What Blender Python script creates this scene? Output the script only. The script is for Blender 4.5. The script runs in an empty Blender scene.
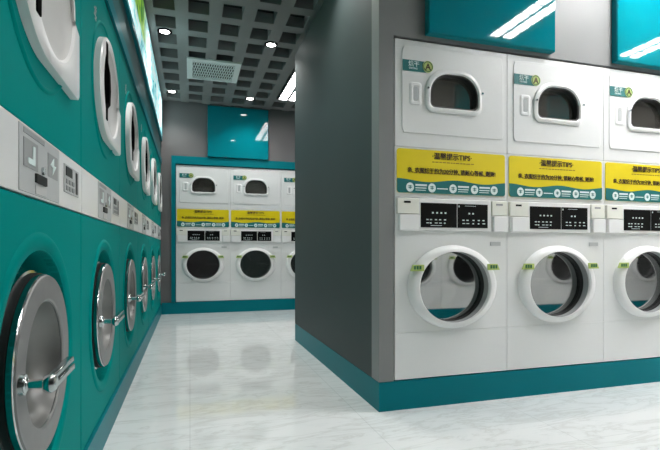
import bpy, bmesh, math, random
from mathutils import Vector, Matrix
U = 0.92                      # metres per working unit (camera height)
PI = math.pi
random.seed(3)
sc = bpy.context.scene
COL = sc.collection

# ------------------------------------------------------------------ materials
def srgb(r, g, b):
    f = lambda c: (c/255/12.92) if c/255 <= .04045 else ((c/255+.055)/1.055)**2.4
    return (f(r), f(g), f(b), 1)
def mat(name, col, rough=.5, metal=0., noise=.04, scale=6., bump=0., coat=0., spec=.5, stretch=None, nrough=0.):
    m = bpy.data.materials.new(name); m.use_nodes = True
    nt = m.node_tree; b = nt.nodes['Principled BSDF']
    b.inputs['Roughness'].default_value = rough
    b.inputs['Metallic'].default_value = metal
    b.inputs['Coat Weight'].default_value = coat
    b.inputs['Coat Roughness'].default_value = .05
    b.inputs['Specular IOR Level'].default_value = spec
    tc = nt.nodes.new('ShaderNodeTexCoord'); mp = nt.nodes.new('ShaderNodeMapping')
    nt.links.new(tc.outputs['Object'], mp.inputs['Vector'])
    if stretch: mp.inputs['Scale'].default_value = stretch
    nz = nt.nodes.new('ShaderNodeTexNoise'); nz.inputs['Scale'].default_value = scale; nz.inputs['Detail'].default_value = 4
    nt.links.new(mp.outputs['Vector'], nz.inputs['Vector'])
    r = nt.nodes.new('ShaderNodeValToRGB')
    r.color_ramp.elements[0].position = .3; r.color_ramp.elements[1].position = .7
    r.color_ramp.elements[0].color = tuple(c*(1-noise) for c in col[:3])+(1,)
    r.color_ramp.elements[1].color = tuple(min(1, c*(1+noise)) for c in col[:3])+(1,)
    nt.links.new(nz.outputs['Fac'], r.inputs['Fac']); nt.links.new(r.outputs['Color'], b.inputs['Base Color'])
    if nrough:
        mr = nt.nodes.new('ShaderNodeMapRange'); mr.inputs['To Min'].default_value = rough-nrough; mr.inputs['To Max'].default_value = rough+nrough
        nt.links.new(nz.outputs['Fac'], mr.inputs['Value']); nt.links.new(mr.outputs['Result'], b.inputs['Roughness'])
    if bump:
        bp = nt.nodes.new('ShaderNodeBump'); bp.inputs['Strength'].default_value = bump; bp.inputs['Distance'].default_value = .002
        nt.links.new(nz.outputs['Fac'], bp.inputs['Height']); nt.links.new(bp.outputs['Normal'], b.inputs['Normal'])
    return m
def emis(name, col, s, tex=False):
    m = bpy.data.materials.new(name); m.use_nodes = True
    nt = m.node_tree; b = nt.nodes['Principled BSDF']
    b.inputs['Base Color'].default_value = (.8, .8, .8, 1)
    b.inputs['Emission Color'].default_value = col; b.inputs['Emission Strength'].default_value = s
    return m
M = {}
M['teal'] = mat('teal_lacquer', srgb(0, 136, 131), .5, noise=.02, scale=2, spec=.06)
M['tealdark'] = mat('dark_teal_gloss', srgb(6, 78, 80), .42, noise=.05, scale=2)
M['tealp'] = mat('teal_base', srgb(10, 116, 126), .35, noise=.03, scale=3, spec=.3)
M['tealg'] = mat('teal_back_painted_glass', srgb(4, 122, 134), .04, noise=.03, scale=1, coat=.1, spec=.4)
M['white'] = mat('white_enamel', srgb(226, 227, 226), .32, noise=.01, scale=3)
M['white2'] = mat('white_plastic', srgb(236, 236, 235), .3, noise=.01, scale=5)
M['cream'] = mat('cream_plastic', srgb(232, 232, 222), .4, noise=.01)
M['lgrey'] = mat('light_grey_plastic', srgb(186, 189, 189), .45, noise=.02)
M['mgrey'] = mat('mid_grey_plastic', srgb(150, 153, 153), .5, noise=.03)
M['dish'] = mat('grey_moulded_plastic', srgb(196, 196, 194), .45, noise=.03)
M['black'] = mat('black_gloss_panel', srgb(9, 10, 11), .35, noise=.1, spec=.15)
M['rubber'] = mat('dark_rubber', srgb(26, 28, 28), .6, noise=.1)
M['inner'] = mat('drum_dark', srgb(48, 50, 50), .4, metal=.4, noise=.2, scale=40)
M['mirror'] = mat('coated_door_glass', (.5, .505, .5, 1), .03, metal=1, noise=.02)
M['smoke'] = mat('smoked_glass', srgb(150, 147, 140), .05, metal=.85, noise=.05)
M['darkglass'] = mat('dark_glass', srgb(38, 40, 42), .08, noise=.15, coat=.5)
M['steel'] = mat('brushed_steel', srgb(150, 150, 149), .48, metal=.55, noise=.06, scale=30, nrough=.06)
M['chrome'] = mat('chrome', srgb(200, 207, 207), .14, metal=1, noise=.02)
M['bowl'] = mat('porthole_bowl', srgb(120, 121, 119), .4, metal=.6, noise=.15, scale=5)
def glass_mix():
    m = bpy.data.materials['coated_door_glass']; nt = m.node_tree; N = nt.nodes
    b = N['Principled BSDF']; t = N.new('ShaderNodeBsdfTransparent'); t.inputs['Color'].default_value = (.75, .77, .77, 1)
    x = N.new('ShaderNodeMixShader'); x.inputs['Fac'].default_value = .66
    nt.links.new(t.outputs[0], x.inputs[1]); nt.links.new(b.outputs[0], x.inputs[2]); nt.links.new(x.outputs[0], N['Material Output'].inputs['Surface'])
glass_mix()
def perf():
    m = mat('perforated_drum_steel', srgb(128, 130, 130), .35, metal=.6, noise=.03); nt = m.node_tree; N = nt.nodes; b = N['Principled BSDF']
    tc = N.new('ShaderNodeTexCoord'); v = N.new('ShaderNodeTexVoronoi'); v.inputs['Scale'].default_value = 26; v.inputs['Randomness'].default_value = 0
    nt.links.new(tc.outputs['Object'], v.inputs['Vector'])
    r = N.new('ShaderNodeValToRGB'); r.color_ramp.elements[0].position = .28; r.color_ramp.elements[0].color = (.01, .01, .01, 1); r.color_ramp.elements[1].position = .36; r.color_ramp.elements[1].color = (.24, .245, .245, 1)
    nt.links.new(v.outputs['Distance'], r.inputs['Fac']); nt.links.new(r.outputs['Color'], b.inputs['Base Color']); return m
M['perf'] = perf()
M['yellow'] = mat('yellow_print', srgb(226, 204, 0), .45, noise=.02)
M['tealprint'] = mat('teal_print', srgb(0, 106, 106), .45, noise=.02)
M['ink'] = mat('dark_ink', srgb(62, 42, 8), .6, noise=.1)
M['ink2'] = mat('ochre_ink', srgb(150, 120, 10), .6, noise=.1)
M['wprint'] = mat('white_print', srgb(225, 240, 238), .5, noise=.01)
M['lime'] = mat('lime_print', srgb(178, 196, 110), .5, noise=.05)
M['green'] = mat('green_print', srgb(40, 104, 60), .5, noise=.05)
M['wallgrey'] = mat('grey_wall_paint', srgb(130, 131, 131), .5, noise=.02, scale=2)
M['wallside'] = mat('shaded_wall_paint', srgb(52, 63, 63), .6, noise=.05, scale=1.5)  # wall grey with the island side's shade and teal bounce put into the colour
M['backgrey'] = mat('warm_grey_wall', srgb(104, 102, 102), .6, noise=.02, scale=2)
M['beam'] = mat('grey_ceiling_grid', srgb(122, 121, 120), .7, noise=.03)
M['void'] = mat('dark_ceiling_void', srgb(20, 21, 21), .9, noise=.1)
M['alum'] = mat('pale_grille', srgb(226, 230, 227), .45, noise=.02)
M['blackring'] = mat('black_trim', srgb(9, 9, 9), .9, noise=.1, spec=.02)
M['lamp'] = emis('lamp_face', (1, .98, .95, 1), 22)
M['strip'] = emis('strip_light', (1, .985, .985, 1), 46)

for k_ in ('teal', 'tealp'): M[k_].node_tree.nodes['Principled BSDF'].inputs['IOR'].default_value = 1.22
M['strip_soft'] = emis('dimmer_strip_light', (1, .985, .985, 1), 14)
# marble floor
def floor_mat():
    m = bpy.data.materials.new('polished_marble_tiles'); m.use_nodes = True
    nt = m.node_tree; N = nt.nodes; L = nt.links; b = N['Principled BSDF']
    tc = N.new('ShaderNodeTexCoord')
    mp = N.new('ShaderNodeMapping'); mp.inputs['Scale'].default_value = (.9, 3.4, 1); L.new(tc.outputs['Object'], mp.inputs['Vector'])
    n = N.new('ShaderNodeTexNoise'); n.inputs['Scale'].default_value = 2.2; n.inputs['Detail'].default_value = 9; n.inputs['Roughness'].default_value = .65; n.inputs['Distortion'].default_value = .8
    L.new(mp.outputs['Vector'], n.inputs['Vector'])
    r = N.new('ShaderNodeValToRGB'); e = r.color_ramp.elements
    e[0].position = .42; e[0].color = srgb(228, 231, 231)
    e[1].position = .56; e[1].color = srgb(228, 231, 231)
    k = r.color_ramp.elements.new(.49); k.color = srgb(212, 214, 213)
    k = r.color_ramp.elements.new(.46); k.color = srgb(224, 228, 228)
    k = r.color_ramp.elements.new(.52); k.color = srgb(223, 227, 227)
    L.new(n.outputs['Fac'], r.inputs['Fac'])
    br = N.new('ShaderNodeTexBrick'); br.offset = 0; br.inputs['Scale'].default_value = 1
    br.inputs['Brick Width'].default_value = .9; br.inputs['Row Height'].default_value = .9; br.inputs['Mortar Size'].default_value = .0022
    br.inputs['Color1'].default_value = (1, 1, 1, 1); br.inputs['Color2'].default_value = (.97, .97, .97, 1); br.inputs['Mortar'].default_value = (.8, .81, .81, 1)
    L.new(tc.outputs['Object'], br.inputs['Vector'])
    mx = N.new('ShaderNodeMixRGB'); mx.blend_type = 'MULTIPLY'; mx.inputs['Fac'].default_value = 1
    L.new(r.outputs['Color'], mx.inputs['Color1']); L.new(br.outputs['Color'], mx.inputs['Color2'])
    L.new(mx.outputs['Color'], b.inputs['Base Color'])
    b.inputs['Roughness'].default_value = .05; b.inputs['Specular IOR Level'].default_value = .65
    return m
M['floor'] = floor_mat()

# lightbox picture: pale cyan and white streaks with a green leafy area
def sign_mat():
    m = bpy.data.materials.new('lightbox_picture'); m.use_nodes = True
    nt = m.node_tree; N = nt.nodes; L = nt.links; b = N['Principled BSDF']
    tc = N.new('ShaderNodeTexCoord')
    mp = N.new('ShaderNodeMapping'); mp.inputs['Scale'].default_value = (1, 1.1, 3.2); L.new(tc.outputs['Object'], mp.inputs['Vector'])
    n = N.new('ShaderNodeTexNoise'); n.inputs['Scale'].default_value = 3.0; n.inputs['Detail'].default_value = 6; n.inputs['Distortion'].default_value = 1.2
    L.new(mp.outputs['Vector'], n.inputs['Vector'])
    r = N.new('ShaderNodeValToRGB'); e = r.color_ramp.elements
    e[0].position = .34; e[0].color = srgb(40, 150, 165); e[1].position = .54; e[1].color = srgb(215, 244, 244)
    k = e.new(.45); k.color = srgb(150, 216, 220)
    L.new(n.outputs['Fac'], r.inputs['Fac'])
    sx = N.new('ShaderNodeSeparateXYZ'); L.new(tc.outputs['Object'], sx.inputs[0])
    n2 = N.new('ShaderNodeTexNoise'); n2.inputs['Scale'].default_value = 9; n2.inputs['Detail'].default_value = 3
    L.new(tc.outputs['Object'], n2.inputs['Vector'])
    r2 = N.new('ShaderNodeValToRGB'); r2.color_ramp.elements[0].color = srgb(30, 110, 60); r2.color_ramp.elements[0].position = .35
    r2.color_ramp.elements[1].color = srgb(160, 205, 60); r2.color_ramp.elements[1].position = .65
    L.new(n2.outputs['Fac'], r2.inputs['Fac'])
    # mask: near part of the sign (object y below about 3.6 m), middle to upper height
    a1 = N.new('ShaderNodeMapRange'); a1.inputs['From Min'].default_value = 4.6; a1.inputs['From Max'].default_value = 4.2; L.new(sx.outputs['Y'], a1.inputs['Value'])
    a2 = N.new('ShaderNodeMapRange'); a2.inputs['From Min'].default_value = .20; a2.inputs['From Max'].default_value = .27; L.new(sx.outputs['Z'], a2.inputs['Value'])
    mu = N.new('ShaderNodeMath'); mu.operation = 'MULTIPLY'; L.new(a1.outputs[0], mu.inputs[0]); L.new(a2.outputs[0], mu.inputs[1])
    mx = N.new('ShaderNodeMixRGB'); L.new(mu.outputs[0], mx.inputs['Fac']); L.new(r.outputs['Color'], mx.inputs['Color1']); L.new(r2.outputs['Color'], mx.inputs['Color2'])
    L.new(mx.outputs['Color'], b.inputs['Base Color']); L.new(mx.outputs['Color'], b.inputs['Emission Color'])
    b.inputs['Emission Strength'].default_value = .52; b.inputs['Roughness'].default_value = .6
    return m
M['sign'] = sign_mat()

# ------------------------------------------------------------------ mesh helpers
def obj(name, bm, m, parent=None, smooth=None, bevel=0., seg=2):
    """bm is in working units; linked as ONE mesh object in metres"""
    bmesh.ops.recalc_face_normals(bm, faces=bm.faces)
    me = bpy.data.meshes.new(name)
    bmesh.ops.scale(bm, vec=(U, U, U), verts=bm.verts)
    bm.to_mesh(me); bm.free()
    me.materials.append(m)
    if smooth:
        for p in me.polygons: p.use_smooth = True
        me.set_sharp_from_angle(angle=math.radians(smooth))
    o = bpy.data.objects.new(name, me); COL.objects.link(o)
    if parent: o.parent = parent
    if bevel:
        md = o.modifiers.new('bevel', 'BEVEL'); md.width = bevel*U; md.segments = seg; md.limit_method = 'ANGLE'; md.angle_limit = math.radians(40)
        md.harden_normals = False
        for p in me.polygons: p.use_smooth = True
        if not smooth: me.set_sharp_from_angle(angle=math.radians(50))
    return o
def box(bm, x0, x1, y0, y1, z0, z1):
    v = [bm.verts.new(p) for p in ((x0,y0,z0),(x1,y0,z0),(x1,y1,z0),(x0,y1,z0),(x0,y0,z1),(x1,y0,z1),(x1,y1,z1),(x0,y1,z1))]
    for f in ((3,2,1,0),(4,5,6,7),(0,1,5,4),(1,2,6,5),(2,3,7,6),(3,0,4,7)): bm.faces.new([v[i] for i in f])
    return bm
def bx(*a): return box(bmesh.new(), *a)
def loops(rings, cap0=True, cap1=True, closed=False):
    """skin a list of equal-length point loops"""
    bm = bmesh.new(); R = [[bm.verts.new(p) for p in r] for r in rings]; n = len(R[0])
    pairs = list(zip(R, R[1:])) + ([(R[-1], R[0])] if closed else [])
    for a, b in pairs:
        for i in range(n):
            j = (i+1) % n
            try: bm.faces.new((a[i], a[j], b[j], b[i]))
            except ValueError: pass
    if not closed:
        if cap0: bm.faces.new(R[0])
        if cap1: bm.faces.new(R[-1])
    return bm
def lathe(cx, cz, prof, n=56, cap0=True, cap1=True, closed=False):
    """elliptical turning about the y axis: prof = [(rx, rz, y)]"""
    return loops([[(cx+rx*math.cos(2*PI*i/n), y, cz+rz*math.sin(2*PI*i/n)) for i in range(n)] for rx, rz, y in prof], cap0, cap1, closed)
def rrect(x0, x1, z0, z1, r, n=6, rt=None):
    """rounded rectangle outline, anticlockwise from the right bottom corner; rt = radius of the top corners"""
    rt = r if rt is None else rt; P = []
    for cx, cz, a0, q in ((x1, z0, -90, r), (x1, z1, 0, rt), (x0, z1, 90, rt), (x0, z0, 180, r)):
        sx = 1 if cx == x1 else -1; sz = 1 if cz == z1 else -1
        for k in range(n+1):
            a = math.radians(a0+90*k/n)
            P.append((cx-sx*q+q*math.cos(a), cz-sz*q+q*math.sin(a)))
    return P
def at_y(P, y): return [(x, y, z) for x, z in P]
def inset(P, d):
    cx = sum(p[0] for p in P)/len(P); cz = (min(p[1] for p in P)+max(p[1] for p in P))/2
    w = max(abs(p[0]-cx) for p in P); h = max(abs(p[1]-cz) for p in P)
    return [(cx+(x-cx)*(w-d)/w, cz+(z-cz)*(h-d)/h) for x, z in P]
def prism(P, y0, y1): return loops([at_y(P, y0), at_y(P, y1)])
def plate_hole(x0, x1, z0, z1, y0, y1, hole):
    """rectangular plate with one star-shaped hole through it"""
    cx = sum(p[0] for p in hole)/len(hole); cz = sum(p[1] for p in hole)/len(hole)
    H = sorted(hole, key=lambda p: math.atan2(p[1]-cz, p[0]-cx))
    def out(p):
        dx, dz = p[0]-cx, p[1]-cz; s = 1e9
        if dx > 1e-9: s = min(s, (x1-cx)/dx)
        if dx < -1e-9: s = min(s, (x0-cx)/dx)
        if dz > 1e-9: s = min(s, (z1-cz)/dz)
        if dz < -1e-9: s = min(s, (z0-cz)/dz)
        return (cx+dx*s, cz+dz*s)
    O = [out(p) for p in H]
    for c in ((x0,z0),(x1,z0),(x1,z1),(x0,z1)):       # snap nearest point to each corner
        i = min(range(len(O)), key=lambda k: (O[k][0]-c[0])**2+(O[k][1]-c[1])**2); O[i] = c
    return loops([at_y(H, y0), at_y(O, y0), at_y(O, y1), at_y(H, y1)], closed=True)
def tube(bm, pts, r, n=12):
    rings = []
    for i, p in enumerate(pts):
        p = Vector(p); d = (Vector(pts[min(i+1, len(pts)-1)])-Vector(pts[max(i-1, 0)])).normalized()
        a = d.orthogonal().normalized() if i == 0 else (a-d*a.dot(d)).normalized(); b = d.cross(a)
        rr = r[i] if isinstance(r, (list, tuple)) else r
        rings.append([bm.verts.new(p+(a*math.cos(2*PI*k/n)+b*math.sin(2*PI*k/n))*rr) for k in range(n)])
    for A, B in zip(rings, rings[1:]):
        for k in range(n): bm.faces.new((A[k], A[(k+1) % n], B[(k+1) % n], B[k]))
    bm.faces.new(rings[0]); bm.faces.new(rings[-1]); return bm
def text_bm(items, y, depth=.0015):
    """items = [(string, x, z, height, align)] -> one bmesh of raised lettering facing -y"""
    bm = bmesh.new()
    for s, x, z, h, al in items:
        cu = bpy.data.curves.new('t', 'FONT'); cu.body = s; cu.size = h; cu.align_x = al; cu.extrude = depth; cu.resolution_u = 3; cu.offset = h*.012
        to = bpy.data.objects.new('t', cu); COL.objects.link(to)
        dg = bpy.context.evaluated_depsgraph_get()
        me = bpy.data.meshes.new_from_object(to.evaluated_get(dg))
        me.transform(Matrix.Translation((x, y, z)) @ Matrix.Rotation(PI/2, 4, 'X'))
        bm.from_mesh(me)
        bpy.data.objects.remove(to); bpy.data.curves.remove(cu); bpy.data.meshes.remove(me)
    return bm
def empty(name, label, cat, loc=(0,0,0), rz=0, group=None):
    o = bpy.data.objects.new(name, None); COL.objects.link(o); o.empty_display_size = .1
    o.location = Vector(loc)*U; o.rotation_euler = (0, 0, rz); tag(o, label, cat, group); return o
def tag(o, label, cat, group=None):
    o['label'] = label; o['category'] = cat
    if group: o['group'] = group
    return o
def struct(name, bm, m, **k):
    o = obj(name, bm, m, **k); o['kind'] = 'structure'; return o
def copy_tree(o, parent=None):
    c = o.copy(); COL.objects.link(c); c.parent = parent
    for ch in list(o.children): copy_tree(ch, c)
    return c

# ------------------------------------------------------------------ dimensions (working units)
XW = -.43          # left cabinet faces
YB = 7.6           # back wall face
YI = 2.649         # island front
XI = 1.112         # island side
YE = 5.035         # island far end
W = .825; H = 2.137; PL = .183; ZC = 3.297

# ------------------------------------------------------------------ setting
struct('floor', bx(-1.4, 8.2, -2.6, 9.0, -.1, 0), M['floor'])
def lattice():
    bm = bmesh.new(); z0, z1 = ZC, ZC+.11
    x_c, dx, hx = .082, .318, .097; y_c, dy, hy = 4.578, .389, .128
    vt = {}
    def v(x, y, z):
        k = (round(x, 4), round(y, 4), z)
        if k not in vt: vt[k] = bm.verts.new((x, y, z))
        return vt[k]
    for i in range(-3, 26):
        for j in range(-17, 9):
            cx = x_c+i*dx; cy = y_c+j*dy
            if cx-dx/2 < -1.3 or cx+dx/2 > 8.15: continue
            O = [(cx-dx/2, cy-dy/2), (cx+dx/2, cy-dy/2), (cx+dx/2, cy+dy/2), (cx-dx/2, cy+dy/2)]
            I = [(cx-hx, cy-hy), (cx+hx, cy-hy), (cx+hx, cy+hy), (cx-hx, cy+hy)]
            for a in range(4):
                b = (a+1) % 4
                bm.faces.new((v(*O[a], z0), v(*O[b], z0), v(*I[b], z0), v(*I[a], z0)))
                bm.faces.new((v(*O[a], z1), v(*I[a], z1), v(*I[b], z1), v(*O[b], z1)))
                bm.faces.new((v(*I[a], z0), v(*I[b], z0), v(*I[b], z1), v(*I[a], z1)))
    return bm
bm = lattice(); n0 = set(bm.faces)
box(bm, -1.3, 8.2, -2.6, 9.0, ZC+.5, ZC+.56)
ceil = struct('ceiling', bm, M['beam'])
ceil.data.materials.append(M['void'])
for p in ceil.data.polygons:
    if p.center.z > (ZC+.3)*U: p.material_index = 1

# back wall round the recessed machines
NB = 4
bxl, bxr = -.276, -.209+NB*W+.067
bm = bx(-1.3, bxl, YB, YB+.1, 0, ZC+.5); box(bm, bxl, bxr, YB, YB+.1, 2.454, ZC+.5); box(bm, bxr, 8.2, YB, YB+.1, 0, ZC+.5); box(bm, -1.3, 8.2, YB+1.05, YB+1.15, 0, ZC+.5)
struct('wall_back', bm, M['backgrey'])
bm = bx(XW+.014, 8.0, YB-.012, YB, 0, PL-.004); box(bm, bxl, bxr, YB+.001, YB+1.0, 0, PL-.004)
struct('baseboard_back', bm, M['tealp'])
bm = bx(bxl, -.214, YB-.02, YB+.06, PL, 2.454); box(bm, bxr-.062, bxr, YB-.02, YB+.06, PL, 2.454); box(bm, -.214, bxr-.062, YB-.02, YB+.06, 2.332, 2.454)
struct('trim_1', bm, M['tealp'])

# island
XR = 1.219+4*W+.107
struct('wall_island_left', bx(XI, 1.211, YI, YI+.12, PL, 3.151), M['wallgrey'])
struct('wall_island_top', bx(1.211, XR-.1, YI, YI+.12, 2.33, 3.151), M['wallgrey'])
struct('wall_island_right', bx(XR-.1, XR, YI, YI+.12, PL, 3.151), M['wallgrey'])
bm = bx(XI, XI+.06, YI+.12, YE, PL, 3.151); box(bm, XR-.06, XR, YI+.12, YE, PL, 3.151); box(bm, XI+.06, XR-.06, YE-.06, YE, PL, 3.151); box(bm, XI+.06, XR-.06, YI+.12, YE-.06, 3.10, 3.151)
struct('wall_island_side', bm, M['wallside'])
struct('baseboard_island', bx(XI, XR, YI, YE, 0, PL-.004), M['tealp'])

# right and front walls (behind and beside the camera)
struct('wall_right', bx(8.2, 8.3, -2.6, 9, 0, ZC+.5), M['backgrey'])
struct('wall_front', bx(-1.4, 8.2, -2.7, -2.6, 0, ZC+.5), M['backgrey'])
bm = bx(-1.4, -1.3, -2.6, 9, 0, ZC+.5); box(bm, -1.3, XW, -2.6, -.07, 0, ZC+.49)
box(bm, -1.3, XW, -.07, YB, 2.322, ZC+.49)
wl = struct('wall_left', bm, M['tealdark'])
wl.data.materials.append(M['backgrey'])
for p in wl.data.polygons:
    if p.center.y < -.06*U: p.material_index = 1
struct('baseboard_left', bx(-1.25, XW+.013, -.07, YB-.013, 0, .149), M['tealp'])
struct('trim_2', bx(XW, XW+.012, -.07, YB, 2.322, 2.40), M['tealp'])

# ------------------------------------------------------------------ stacked dryer (front at y=0, z=0 on the plinth)
def drum(t, c):
    d = obj('drum', lathe(*c, [(.262, .24, .052), (.262, .24, .36), (.20, .18, .40), (.02, .02, .40)], 56, cap0=False), M['perf'], t, smooth=40)
    for k in range(3):
        a = PI/2+.5+2*PI*k/3; b = bmesh.new()
        tube(b, [(c[0]+.05*math.cos(a), .385, c[1]+.05*math.sin(a)), (c[0]+.17*math.cos(a), .37, c[1]+.16*math.sin(a)), (c[0]+.235*math.cos(a), .30, c[1]+.215*math.sin(a))], [.012, .018, .02], 8)
        obj('drum_fin', b, M['lgrey'], d, smooth=50)
def make_stack(label, group):
    t = empty('stacked_dryer', label, 'dryer', group=group)
    w = W-.001; gl = M['smoke']
    # carcass
    obj('cabinet', bx(.004, w, .50, .85, .003, H-.003), M['inner'], t)
    bm = bx(.003, .012, .02, .50, .003, H-.003); box(bm, w-.008, w, .02, .50, .003, H-.003)
    box(bm, .012, w-.008, .02, .50, H-.012, H-.003)
    obj('side_panel', bm, M['white'], t)
    # upper front with D window hole
    D = rrect(.240, .590, 1.722, 1.942, .035, 10, .135)
    obj('upper_panel', plate_hole(.0015, w, 1.462, H-.002, 0, .02, D), M['white'], t, bevel=.003)
    R = rrect(.048, .792, 1.541, 2.10, .035); R2 = inset(R, .007)
    obj('access_panel', loops([at_y(sorted_ang(R, D), -.0055), at_y(sorted_ang(D, D), -.0055), at_y(sorted_ang(D, D), .001), at_y(sorted_ang(R, D), .001)], closed=True), M['white'], t, bevel=.003)
    # window frame
    O = rrect(.209, .616, 1.694, 1.972, .05, 10, .155); O1 = inset(O, .014); I1 = rrect(.232, .597, 1.715, 1.950, .035, 10, .140)
    fr = obj('upper_door', loops([at_y(O, -.005), at_y(O, -.017), at_y(O1, -.024), at_y(I1, -.024), at_y(D, -.016), at_y(D, .05), at_y(inset(D, -.006), .05), at_y(inset(D, -.006), -.005)], closed=True), M['white2'], t, smooth=40)
    g = inset(D, .0)
    obj('door_glass', prism(g, .028, .034), gl, fr)
    gk = inset(D, .009)
    obj('door_gasket', loops([at_y(D, -.014), at_y(gk, -.012), at_y(gk, .0275), at_y(D, .0275)], closed=True), M['rubber'], fr, smooth=40)
    for x in (.217, .612):
        b = bmesh.new(); tube(b, [(x, -.022, 1.835), (x, -.036, 1.835)], .007, 10); obj('hinge_pin', b, M['chrome'], fr)
    # round-cornered finger pull at left
    q = rrect(.096, .186, 1.725, 1.872, .02); q1 = inset(q, .008); q2 = inset(q, .022)
    fp = obj('finger_pull', loops([at_y(q, -.005), at_y(q1, -.011), at_y(q2, -.011), at_y(inset(q, .027), -.007)]), M['white2'], t, smooth=35)
    obj('pull_recess', prism(inset(q, .03), -.0085, -.006), M['lgrey'], fp)
    # brand tag
    tg = obj('wash_tag', bx(.052, .215, -.009, -.0055, 1.938, 2.006), M['tealprint'], t); tg['label'] = 'teal tag with white characters'
    bd = obj('tag_badge', lathe(.226, 1.976, [(.037, .037, -.006), (.037, .037, -.011)], 28), M['lime'], tg)
    obj('badge_ring', lathe(.226, 1.976, [(.033, .033, -.0112), (.033, .033, -.0125), (.028, .028, -.0125), (.028, .028, -.0112)], 28, closed=True), M['green'], tg)
    obj('lettering', text_bm([('烘干', .090, 1.970, .038, 'LEFT'), ('DRYING', .094, 1.950, .016, 'LEFT')], -.0095), M['wprint'], tg)
    obj('letter', text_bm([('A', .226, 1.956, .056, 'CENTER')], -.012), M['ink'], tg)
    # banner
    x0, x1, z0, z1 = .014, .806, 1.173, 1.450
    bn = obj('tips_banner', prism(rrect(x0, x1, z0, z1, .018), -.004, .001), M['yellow'], t); bn['label'] = 'yellow notice with black characters above a teal wave'
    wv = [(x0+(x1-x0)*i/24, 1.254+.009*math.cos(2*PI*(i/24*1.9))+.0*i) for i in range(25)]
    lo = [p for p in rrect(x0, x1, z0, z1, .018) if p[1] < 1.2]
    right = [p for p in lo if p[0] > .4]; left = [p for p in lo if p[0] < .4]
    obj('wave_band', prism(left+right+wv[::-1], -.006, -.0038), M['tealprint'], bn)
    sp = [.103, .257, .409, .569, .719]
    for x in sp: obj('icon_disc', lathe(x, 1.209, [(.027, .029, -.0058), (.027, .029, -.0076)], 20), M['wprint'], bn)
    bm = bmesh.new()
    for i, x in enumerate(sp):
        box(bm, x-.014, x+.014, -.0085, -.0074, 1.214, 1.218); box(bm, x-.012, x+.012, -.0085, -.0074, 1.204, 1.2085); box(bm, x-.003, x+.003, -.0085, -.0074, 1.198, 1.222)
    obj('icon_mark', bm, M['tealprint'], bn)
    bm = bmesh.new()
    for i, x in enumerate(sp[:-1]):
        if i != 1:
            box(bm, x+.037, x+.118, -.0075, -.0058, 1.218, 1.230)
            box(bm, x+.037, x+.110, -.0075, -.0058, 1.190, 1.194)
        box(bm, x+.037, x+.114, -.0075, -.0058, 1.203, 1.209)
    obj('small_print', bm, M['wprint'], bn)
    obj('lettering', text_bm([('·温馨提示TIPS·', .404, 1.397, .046, 'CENTER'), ('亲, 衣服烘干约为20分钟, 请耐心等候, 谢谢!', .408, 1.305, .0345, 'CENTER')], -.0055), M['ink'], bn)
    bm = bmesh.new()
    for z, a, b in ((1.372, .26, .57), (1.298, .13, .69)):
        x = a
        while x < b:
            l = random.uniform(.012, .03); box(bm, x, x+l, -.0055, -.0038, z, z+.006); x += l+.006
    obj('small_print', bm, M['ink2'], bn)
    # lower front with round hole, lower plate, kick
    E = [(.408+.258*math.cos(2*PI*i/56), .577+.236*math.sin(2*PI*i/56)) for i in range(56)]
    obj('lower_panel', plate_hole(.0015, w, .2955, 1.144, 0, .02, E), M['white'], t, bevel=.0012)
    obj('kick_panel', bx(.0015, w, 0, .02, .003, .2940), M['white'], t, bevel=.0012)
    obj('banner_panel', bx(.0015, w, .001, .02, 1.146, 1.460), M['white'], t)
    # control row
    cp = obj('control_panel', bx(.163, .690, -.014, .02, .936, 1.140), M['white2'], t, bevel=.004)
    ds = obj('display', bx(.173, .430, -.019, -.010, .957, 1.112), M['black'], cp, bevel=.002); ds2 = obj('display', bx(.437, .662, -.019, -.010, .957, 1.112), M['black'], cp, bevel=.002)
    bm = bmesh.new()
    for x in (.25, .28, .31, .34, .515, .543): box(bm, x, x+.012, -.0205, -.0185, 1.045, 1.055)
    for x in (.21, .235, .27, .30, .335, .47, .50, .545, .585, .62):
        box(bm, x, x+.015, -.0205, -.0185, 1.003, 1.010); 
        if int(x*1000) % 2 == 0: box(bm, x, x+.02, -.0205, -.0185, .983, .988)
        else: box(bm, x, x+.011, -.0205, -.0185, .981, .989)
    box(bm, .24, .32, -.0205, -.0185, .968, .971); box(bm, .49, .57, -.0205, -.0185, 1.098, 1.100); box(bm, .441, .449, -.0205, -.0185, 1.090, 1.101)
    obj('panel_marks', bm, M['wprint'], cp)
    for (a, b, a2, b2, s0, s1) in ((.010, .160, .024, .160, .055, .100), (.694, .815, .706, .815, .725, .775)):
        c = obj('coin_box', bx(a, b, -.020, .02, 1.040, 1.138), M['cream'], t, bevel=.004)
        obj('coin_slot', bx(s0, s1, -.0225, -.0185, 1.108, 1.120), M['black'] if s0 < .4 else M['mgrey'], c)
        obj('lower_cover', bx(a2, b2, -.026, .02, .936, 1.035), M['white2'], c, bevel=.004)
    obj('model_plate', bx(.692, .772, -.004, .001, .842, .868), M['lgrey'], t, bevel=.001)
    # lower door
    c = (.408, .577)
    dr = obj('lower_door', lathe(*c, [(.322, .268, -.001), (.318, .264, -.022), (.306, .253, -.036), (.285, .240, -.046), (.262, .226, -.048), (.252, .230, -.040), (.250, .228, .045), (.257, .235, .045), (.257, .235, -.001)], 72, closed=True), M['white2'], t, smooth=40)
    obj('door_gasket', lathe(*c, [(.2495, .2275, .014), (.243, .221, .018), (.243, .221, .040), (.2495, .2275, .040)], 72, closed=True), M['rubber'], dr, smooth=40)
    obj('door_glass', lathe(*c, [(.249, .227, .042), (.249, .227, .050)], 72), M['mirror'], dr)
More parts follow.
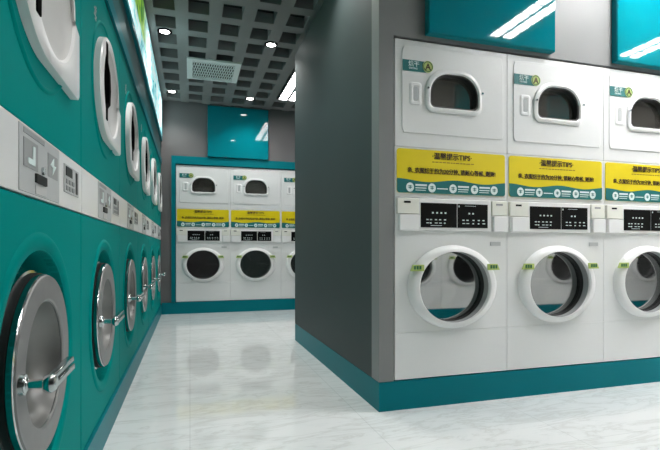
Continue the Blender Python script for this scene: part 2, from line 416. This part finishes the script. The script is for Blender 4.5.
    obj('ring_shade', lathe(*c, [(.2498, .2278, -.030), (.2475, .2255, -.028), (.2475, .2255, .013), (.2498, .2278, .013)], 72, closed=True), M['mgrey'], dr, smooth=40)  # added grey liner: shade on the white ring's inner wall, as colour
    drum(t, c)
    for s in (-1, 1):
        x = c[0]+s*.276
        P = [(x-.046, .683), (x+.046, .683), (x+.046-(.018 if s > 0 else 0), .722), (x-.046+(.018 if s < 0 else 0), .722)]
        hl = obj('door_label', prism(P, -.052, -.038), M['lime'], dr); hl['label'] = 'lime and green label beside the door glass'
    bm = bmesh.new()
    for s in (-1, 1):
        x = c[0]+s*.276
        for k in range(3): box(bm, x-.026+k*.019, x-.012+k*.019, -.0535, -.0515, .693, .715)
    obj('label_marks', bm, M['green'], dr)
    return t
def sorted_ang(P, D):
    """resample outline P as seen from D's centre so that it matches D point for point"""
    cx = sum(p[0] for p in D)/len(D); cz = sum(p[1] for p in D)/len(D)
    S = sorted(D, key=lambda p: math.atan2(p[1]-cz, p[0]-cx)); out = []
    if P is D: return S
    n = len(P)
    for p in S:
        d = (p[0]-cx, p[1]-cz); best = None
        for i in range(n):
            a = P[i]; b = P[(i+1) % n]; ex, ez = b[0]-a[0], b[1]-a[1]; den = d[0]*ez-d[1]*ex
            if abs(den) < 1e-12: continue
            s = ((a[0]-cx)*ez-(a[1]-cz)*ex)/den; q = ((a[0]-cx)*d[1]-(a[1]-cz)*d[0])/den
            if s > 0 and -1e-6 <= q <= 1+1e-6: best = s if best is None else max(best, s)
        out.append((cx+d[0]*best, cz+d[1]*best))
    for c in [P[0], P[7], P[14], P[21], P[3], P[10], P[17], P[24]]:
        i = min(range(len(out)), key=lambda k: (out[k][0]-c[0])**2+(out[k][1]-c[1])**2); out[i] = c
    return out

lab_i = ['white stacked dryer next to the grey island corner, leftmost of the near row',
         'white stacked dryer in the middle of the near row, between two others',
         'white stacked dryer cut by the right edge of the photo, in the near row',
         'white stacked dryer at the island\'s far right end, outside the frame']
lab_b = ['white stacked dryer at the far wall, beside the teal frame\'s left post',
         'white stacked dryer at the far wall, second from the teal frame\'s left post',
         'white stacked dryer at the far wall, half hidden by the grey island edge',
         'white stacked dryer at the far wall, last one behind the grey island']
lab_o = ['first', 'second', 'third', 'fourth', 'fifth', 'sixth']
proto = make_stack(lab_i[0], 'stacked dryers set in the grey island')
proto.location = Vector((1.219, YI+.006, PL))*U
NI = 4
for k in range(1, NI):
    c = copy_tree(proto); c.location = Vector((1.219+k*W, YI+.006, PL))*U; c['label'] = lab_i[k]
for k in range(NB):
    c = copy_tree(proto); c.location = Vector((-.209+k*W, YB+.004, PL))*U; c['label'] = lab_b[k]; c['group'] = 'stacked dryers along the far wall'
NO = 6; XO = 2.488; YO = -.3
for k in range(NO):
    c = copy_tree(proto); c.rotation_euler = (0, 0, PI); c.location = Vector((XO+(k+1)*W, YO, PL))*U
    c['label'] = 'white stacked dryer reflected in the near door glass, %s in its row' % lab_o[k]; c['group'] = 'stacked dryers opposite the near row'
struct('baseboard_front', bx(XO-.1, XO+NO*W+.1, YO-.95, YO, 0, PL-.004), M['tealp'])
bm = bx(XO-.1, XO-.008, YO-.12, YO, PL, ZC-.005); box(bm, XO+NO*W+.008, XO+NO*W+.1, YO-.12, YO, PL, ZC-.005); box(bm, XO-.008, XO+NO*W+.008, YO-.12, YO, 2.33, ZC-.005)
box(bm, XO-.1, XO+NO*W+.1, YO-1., YO-.9, PL, ZC-.005)
struct('wall_opposite', bm, M['wallgrey'])

# ------------------------------------------------------------------ teal glass panels
def panel(x0, x1, z0, z1, y, label, group, rz=0):
    t = empty('signboard', label, 'signboard', (x0 if not rz else x1, y, z0), rz, group)
    b = bx(0, x1-x0, -.045, -.001, 0, z1-z0)
    obj('glass_face', bx(.006, x1-x0-.006, -.050, -.042, .006, z1-z0-.006), M['tealg'], t, bevel=.002)
    obj('backing', b, M['tealp'], t, bevel=.003)
    return t
panel(1.425, 2.397, 2.353, 3.10, YI, 'blank glossy teal board above the near row, left of the two', 'blank teal boards above the dryers')
panel(2.934, 3.906, 2.353, 3.10, YI, 'blank glossy teal board above the near row, cut by the right edge', 'blank teal boards above the dryers')
panel(.265, 1.226, 2.46, 3.27, YB, 'blank glossy teal board on the far grey wall under the ceiling grid', 'blank teal boards above the dryers')

panel(3.5, 4.57, 2.353, 3.27, YO, 'blank teal board reflected in the left dryer window', 'blank teal boards above the dryers', PI)
panel(5.05, 6.12, 2.353, 3.27, YO, 'blank teal board reflected in the middle dryer window', 'blank teal boards above the dryers', PI)

# ------------------------------------------------------------------ left row: teal cabinets (local: y=0 centre, x=0 face, facing +x)
def ycirc(cy, cz, prof, n=56, **k):
    """turning about the x axis: prof = [(ry, rz, x)]"""
    bm = lathe(cy, cz, [(a, b, -c) for a, b, c in prof], n, **k)   # (y, -x, z) ordering
    for v in bm.verts: x, y, z = v.co; v.co = (-y, x, z)
    return bm
def to_x(bm):      # shape drawn in the xz plane facing -y  ->  drawn along +y facing +x
    for v in bm.verts: x, y, z = v.co; v.co = (-y, x, z)
    return bm
def cx_box(a, b, d0, d1, z0, z1): return to_x(bx(a, b, -d1, -d0, z0, z1))     # a..b along y, d0..d1 outward
P_ = 1.09
def make_washer(label):
    t = empty('teal_washing_machine', label, 'washing machine', group='teal washing machines along the left wall')
    hw = P_/2-.004; cz = .66
    circ = [(.337*math.cos(2*PI*i/64), cz+.337*math.sin(2*PI*i/64)) for i in range(64)]
    obj('carcass', cx_box(-hw+.002, hw-.002, -.80, -.135, .152, 2.31), M['rubber'], t)
    obj('front_panel', to_x(plate_hole(-hw, hw, .152, 1.146, 0, .03, circ)), M['teal'], t, bevel=.003)
    # slightly raised ring pressed round the opening, and the well behind it
    obj('pressed_ring', ycirc(0, cz, [(.392, .392, 0), (.386, .386, .006), (.376, .376, .008), (.345, .345, .003), (.337, .337, -.004), (.337, .337, -.11), (.341, .341, -.11), (.345, .345, -.005)], 72, closed=True), M['teal'], t, smooth=50)
    obj('door_well', ycirc(0, cz, [(.336, .336, -.104), (.336, .336, -.112)], 64), M['tealdark'], t)
    # chrome porthole
    d = obj('porthole_door', ycirc(0, cz, [(.278, .278, -.10), (.278, .278, -.085), (.290, .290, -.079), (.290, .290, -.064), (.262, .262, -.058), (.262, .262, -.046), (.278, .278, -.040), (.278, .278, -.026), (.256, .256, -.020), (.256, .256, -.010), (.266, .266, -.004), (.266, .266, .010), (.263, .263, .013), (.190, .190, .014), (.184, .184, .012), (.184, .184, -.09)], 80, cap0=False, cap1=False, closed=True), M['chrome'], t, smooth=30)
    obj('door_seal', ycirc(0, cz, [(.250, .250, -.095), (.270, .270, -.095), (.270, .270, -.007), (.250, .250, -.007)], 72, closed=True), M['rubber'], d, smooth=40)
    obj('door_ring', ycirc(0, cz, [(.2625, .2625, .0135), (.260, .260, .0175), (.192, .192, .0185), (.186, .186, .015)], 80, cap0=False, cap1=False, closed=True), M['steel'], d, smooth=30)
    obj('glass_bowl', ycirc(0, cz, [(.186, .186, .015), (.178, .178, -.01), (.155, .155, -.045), (.12, .12, -.068), (.07, .07, -.08), (.02, .02, -.083)], 64, cap0=False), M['bowl'], d, smooth=60)
    # L handle
    bm = bmesh.new()
    hy = -.226; z = cz-.005
    tube(bm, [(.018, hy, z), (.028, hy, z)], [.028, .026], 20); 
    h = obj('door_handle', bm, M['chrome'], d, smooth=40)
    bm = bmesh.new(); tube(bm, [(.02, hy, z), (.032, hy, z), (.034, hy, z), (.075, hy, z)], [.02, .02, .012, .012], 16)
    tube(bm, [(.070, hy, z), (.082, hy, z), (.090, hy, z), (.100, hy, z)], [.020, .024, .024, .017], 16)
    for v in bm.verts: pass
    L = bmesh.new()
    box(L, .070, .094, hy, hy+.170, z-.020, z-.003); box(L, .072, .092, hy, hy+.168, z+.003, z+.018)
    me = bpy.data.meshes.new('x'); L.to_mesh(me); bm.from_mesh(me); bpy.data.meshes.remove(me); L.free()
    pts = [v for v in bm.verts if v.co.y > hy+.15]
    for v in pts: v.co.x += .012; v.co.z += .014
    obj('handle_lever', bm, M['chrome'], d, bevel=.003)
    # control strip
    cs = obj('control_strip', cx_box(-hw, hw, -.03, .003, 1.150, 1.340), M['white'], t, bevel=.002); cs['label'] = 'white control strip with coin panel and keypad'
    cs2 = obj('payment_panel', cx_box(-.195, .19, .002, .0055, 1.156, 1.334), M['lgrey'], t, bevel=.001)
    for a, b, z0, z1 in ((-.165, -.045, 1.225, 1.302), (.055, .165, 1.228, 1.302)): obj('pictogram', cx_box(a, b, .005, .007, z0, z1), M['mgrey'], cs2)
    bm = to_x(prism([(-.135, 1.236), (-.075, 1.236), (-.075, 1.290), (-.095, 1.290), (-.095, 1.252), (-.135, 1.252)], -.009, -.006)); obj('picture_mark', bm, M['wprint'], cs2)
    bm = to_x(prism([(.08, 1.268), (.115, 1.294), (.115, 1.270), (.14, 1.270), (.10, 1.238), (.105, 1.262)], -.009, -.006)); obj('picture_mark', bm, M['wprint'], cs2)
    obj('title_plate', cx_box(-.165, .02, .005, .007, 1.314, 1.328), M['mgrey'], cs2)
    s = obj('card_slot', cx_box(-.07, .03, .005, .012, 1.192, 1.218), M['rubber'], cs2, bevel=.001)
    obj('coin_return', cx_box(-.065, .04, .005, .0075, 1.160, 1.186), M['dish'], cs2, bevel=.001)
    b = bmesh.new(); tube(b, [(.004, 0, 1.235), (.012, 0, 1.235)], .012, 12); obj('key_lock', b, M['chrome'], cs2)
    kp = obj('keypad', cx_box(.255, .47, .002, .007, 1.205, 1.305), M['lgrey'], t, bevel=.001)
    obj('keypad_display', cx_box(.27, .36, .006, .009, 1.265, 1.298), M['black'], kp)
    for i in range(3):
        for j in range(2): obj('key', cx_box(.272+i*.045, .300+i*.045, .006, .010, 1.213+j*.024, 1.229+j*.024), M['mgrey'], kp, bevel=.001)
    obj('status_light', cx_box(.42, .445, .006, .009, 1.213, 1.295), M['inner'], kp)
    # upper teal panel and white door
    obj('top_panel', cx_box(-hw, hw, -.03, 0, 1.344, 2.31), M['teal'], t, bevel=.003)
    uc = 1.826
    obj('top_pressed_ring', ycirc(.01, uc, [(.345, .345, -.001), (.340, .340, .006), (.332, .332, .007), (.325, .325, .001)], 72, closed=True), M['teal'], t, smooth=50)
    def outline(r, zr, ex):
        P = []
        for i in range(64):
            a = 2*PI*i/64; y = r*math.cos(a); z = zr*math.sin(a)
            if y > 0 and z < 0:                 # squared lower far corner
                s = 1/max(abs(math.cos(a)), abs(math.sin(a))); s = 1+(s-1)*1.0
                y = (r+ex)*math.cos(a)*s if s > 1 else y; z = zr*math.sin(a)*s
            P.append((y, uc+z))
        return P
    O = outline(.286, .262, .085)
    ud = obj('top_door', to_x(loops([at_y(O, .0), at_y(O, -.026), at_y(inset(O, .009), -.032), at_y([(.048+.250*math.cos(2*PI*i/64), uc+.002+.228*math.sin(2*PI*i/64)) for i in range(64)], -.032),
        at_y([(.048+.241*math.cos(2*PI*i/64), uc+.002+.219*math.sin(2*PI*i/64)) for i in range(64)], -.022)], cap0=False, cap1=False)), M['white2'], t, smooth=35)
    obj('door_dish', to_x(loops([at_y([(.048+r*math.cos(2*PI*i/64), uc+.002+r*.91*math.sin(2*PI*i/64)) for i in range(64)], y) for r, y in ((.243, -.024), (.225, -.012), (.18, -.006), (.10, -.004))], cap0=False)), M['dish'], ud, smooth=60)
    L_ = [(-.135, 1.645), (-.135, 1.705), (-.06, 1.745), (-.045, 1.825), (-.06, 1.905), (-.125, 1.945), (-.125, 2.035)]
    wd = [.020, .022, .024, .026, .024, .022, .020]
    P = [(y+w_, z) for (y, z), w_ in zip(L_, wd)] + [(y-w_, z) for (y, z), w_ in zip(L_, wd)][::-1]
    obj('grip_slot', to_x(prism(P, -.036, -.004)), M['blackring'], ud, bevel=.003); 
    # small pale emblem above the door
    bm = bmesh.new()
    for i, (a, z0, l) in enumerate(((-.27, 2.135, .05), (-.265, 2.120, .035), (-.275, 2.105, .06), (-.255, 2.09, .03), (-.24, 2.15, .02))):
        me = bpy.data.meshes.new('x'); q = cx_box(a, a+l, -.001, .0015, z0, z0+.007); q.to_mesh(me); q.free(); bm.from_mesh(me); bpy.data.meshes.remove(me)
    obj('emblem', bm, M['lgrey'], t)
    return t
ordn = ['nearest, upper door cut off at the top', 'second from the camera', 'third from the camera', 'fourth from the camera', 'fifth from the camera', 'farthest, touching the back wall']
w0 = make_washer('teal machine with chrome porthole, left row, '+ordn[0]); w0.location = Vector((XW, 1.585, 0))*U
for k in range(1, 6):
    c = copy_tree(w0); c.location = Vector((XW, 1.585+P_*k, 0))*U; c['label'] = 'teal machine with chrome porthole, left row, '+ordn[k]
c = copy_tree(w0); c.location = Vector((XW, 1.585-P_, 0))*U; c['label'] = 'teal washing machine beside the camera, outside the frame'

# lightbox sign above the left row
t = empty('lightbox_sign', 'long backlit picture sign in cyan, white and green above the teal machines', 'sign', (XW, 0, 2.66))
S0, S1, SH = .1, 7.56, .625
obj('picture', cx_box(S0+.04, S1-.04, .012, .022, .045, SH-.015), M['sign'], t)
bm = bx(.001, .025, S0, S1, 0, .045); box(bm, .001, .025, S0, S1, SH-.015, SH); box(bm, .001, .025, S0, S0+.04, .045, SH-.015); box(bm, .001, .025, S1-.04, S1, .045, SH-.015); box(bm, .001, .0115, S0+.04, S1-.04, .045, SH-.015)
obj('sign_frame', bm, M['tealp'], t)

# ------------------------------------------------------------------ ceiling fittings
def fixture(x, y, ln, label):
    t = empty('strip_ceiling_light', label, 'ceiling light', (x, y, ZC), group='twin strip lights on the ceiling grid')
    w = .285
    bm = bx(0, w, 0, ln, -.012, -.001)
    for a, b in ((0, .008), (.125, .160), (w-.008, w)): box(bm, a, b, 0, ln, -.055, -.012)
    for a, b in ((0, .008), (ln-.008, ln)): box(bm, .008, w-.008, a, b, -.055, -.012)
    obj('housing', bm, M['inner'], t)
    for a in (.009, .161): obj('diffuser', bx(a, a+.115, .009, ln-.009, -.048, -.014), M['strip'] if y < 4 else M['strip_soft'], t)
    bm = bmesh.new(); n = 9
    for i in range(1, n): box(bm, .009, .276, ln*i/n-.009, ln*i/n+.009, -.056, -.049)
    obj('louvre', bm, M['mgrey'], t)
fx = [(1.265, 5.5, 1.4, 'twin strip ceiling light glimpsed behind the grey island, near the far wall'),
      (3.0, 1.0, 1.5, 'twin strip ceiling light reflected in the left teal panel'),
      (4.74, 1.0, 1.5, 'twin strip ceiling light reflected in the right teal panel'),
      (3.0, 5.5, 1.4, 'twin strip ceiling light behind the island, right of the glimpsed one'),
      (4.74, 5.5, 1.4, 'twin strip ceiling light behind the island, farther right'),
      (6.48, 1.0, 1.5, 'twin strip ceiling light at the right end of the near aisle')]
for a in fx: fixture(*a)
def downlight(x, y, label):
    t = empty('recessed_downlight', label, 'downlight', (x, y, ZC), group='round downlights in the ceiling grid')
    def zl(prof, n=32, **k):
        bm = lathe(0, 0, [(a, a, c) for a, c in prof], n, **k)
        for v in bm.verts: x_, y_, z_ = v.co; v.co = (x_, z_, y_)
        return bm
    obj('trim_ring', zl([(.074, -.001), (.074, -.010), (.054, -.014), (.052, -.001)], closed=True), M['blackring'], t, smooth=40)
    obj('lamp_face', zl([(.050, -.002), (.050, -.008)]), M['lamp'], t)
    return t
dl = [(-.255, 5.18, 'round downlight near the sign, nearer of the two on the left'), (.868, 5.17, 'round downlight right of the air grille, nearer one'),
      (-.25, 7.11, 'round downlight in the far left corner of the ceiling'), (.873, 7.11, 'round downlight above the far teal panel, beyond the air grille'),
      (-.25, 3.24, 'round downlight over the left row, out of frame above'), (.87, 3.24, 'round downlight beside the island, out of frame above'),
      (.4, 1.2, 'round downlight above the camera, out of frame')]
for x, y, l in dl:
    downlight(x, y, l)
    ld = bpy.data.lights.new('downlight_glow', 'SPOT'); ld.energy = 36 if y < 7 else 24; ld.spot_size = math.radians(125); ld.spot_blend = .8; ld.shadow_soft_size = .05; ld.color = (1, .98, .95)
    lo = bpy.data.objects.new('downlight_glow', ld); COL.objects.link(lo); lo.location = (x*U, y*U, (ZC-.03)*U)

t = empty('air_grille', 'pale square air grille with crossed slats in the ceiling grid', 'air vent', (-.037, 5.79, ZC))
gw, gd = .645, .68
obj('frame', loops([[(0,0,-.001),(gw,0,-.001),(gw,gd,-.001),(0,gd,-.001)], [(0,0,-.022),(gw,0,-.022),(gw,gd,-.022),(0,gd,-.022)],
    [(.07,.06,-.030),(gw-.07,.06,-.030),(gw-.07,gd-.06,-.030),(.07,gd-.06,-.030)], [(.07,.06,-.001),(gw-.07,.06,-.001),(gw-.07,gd-.06,-.001),(.07,gd-.06,-.001)]], closed=True), M['alum'], t)
obj('backing', bx(.07, gw-.07, .06, gd-.06, -.006, -.002), M['void'], t)
def slats(sgn, z):
    bm = bmesh.new(); n = 17; x0, x1, y0, y1 = .07, gw-.07, .06, gd-.06
    sl = .09
    for i in range(-5, n+6):
        xa = x0+(x1-x0)*i/n; xb = xa+sgn*sl
        a = max(0, min(1, (x0-xa)/(xb-xa))) if sgn > 0 else max(0, min(1, (x1-xa)/(xb-xa)))
        b = max(0, min(1, (x1-xa)/(xb-xa))) if sgn > 0 else max(0, min(1, (x0-xa)/(xb-xa)))
        if b-a < .05: continue
        p = (xa+(xb-xa)*a, y0+(y1-y0)*a); q = (xa+(xb-xa)*b, y0+(y1-y0)*b)
        h = .0045
        v = [bm.verts.new(c) for c in ((p[0]-h,p[1],z),(p[0]+h,p[1],z),(q[0]+h,q[1],z),(q[0]-h,q[1],z),(p[0]-h,p[1],z+.008),(p[0]+h,p[1],z+.008),(q[0]+h,q[1],z+.008),(q[0]-h,q[1],z+.008))]
        for f in ((3,2,1,0),(4,5,6,7),(0,1,5,4),(1,2,6,5),(2,3,7,6),(3,0,4,7)): bm.faces.new([v[k] for k in f])
    return bm
obj('slats', slats(1, -.016), M['alum'], t); obj('slats', slats(-1, -.026), M['alum'], t)

# ------------------------------------------------------------------ world, camera, view
w = bpy.data.worlds.new('world'); sc.world = w; w.use_nodes = True
w.node_tree.nodes['Background'].inputs['Color'].default_value = (.8, .85, .9, 1); w.node_tree.nodes['Background'].inputs['Strength'].default_value = .3
cam = bpy.data.cameras.new('camera'); co = bpy.data.objects.new('camera', cam); COL.objects.link(co)
cam.sensor_width = 36; cam.lens = 465/660*36; cam.shift_y = 24.5/660; cam.clip_start = .02
co.location = (0, 0, U); co.rotation_euler = (PI/2, 0, -math.atan2(.2883, .9575))
sc.camera = co
sc.cycles.max_bounces = 8; sc.cycles.diffuse_bounces = 5; sc.cycles.glossy_bounces = 4
sc.cycles.sample_clamp_indirect = 6
sc.view_settings.view_transform = 'Standard'; sc.view_settings.look = 'None'; sc.view_settings.gamma = 1
sc.view_settings.use_curve_mapping = False; sc.view_settings.exposure = .6
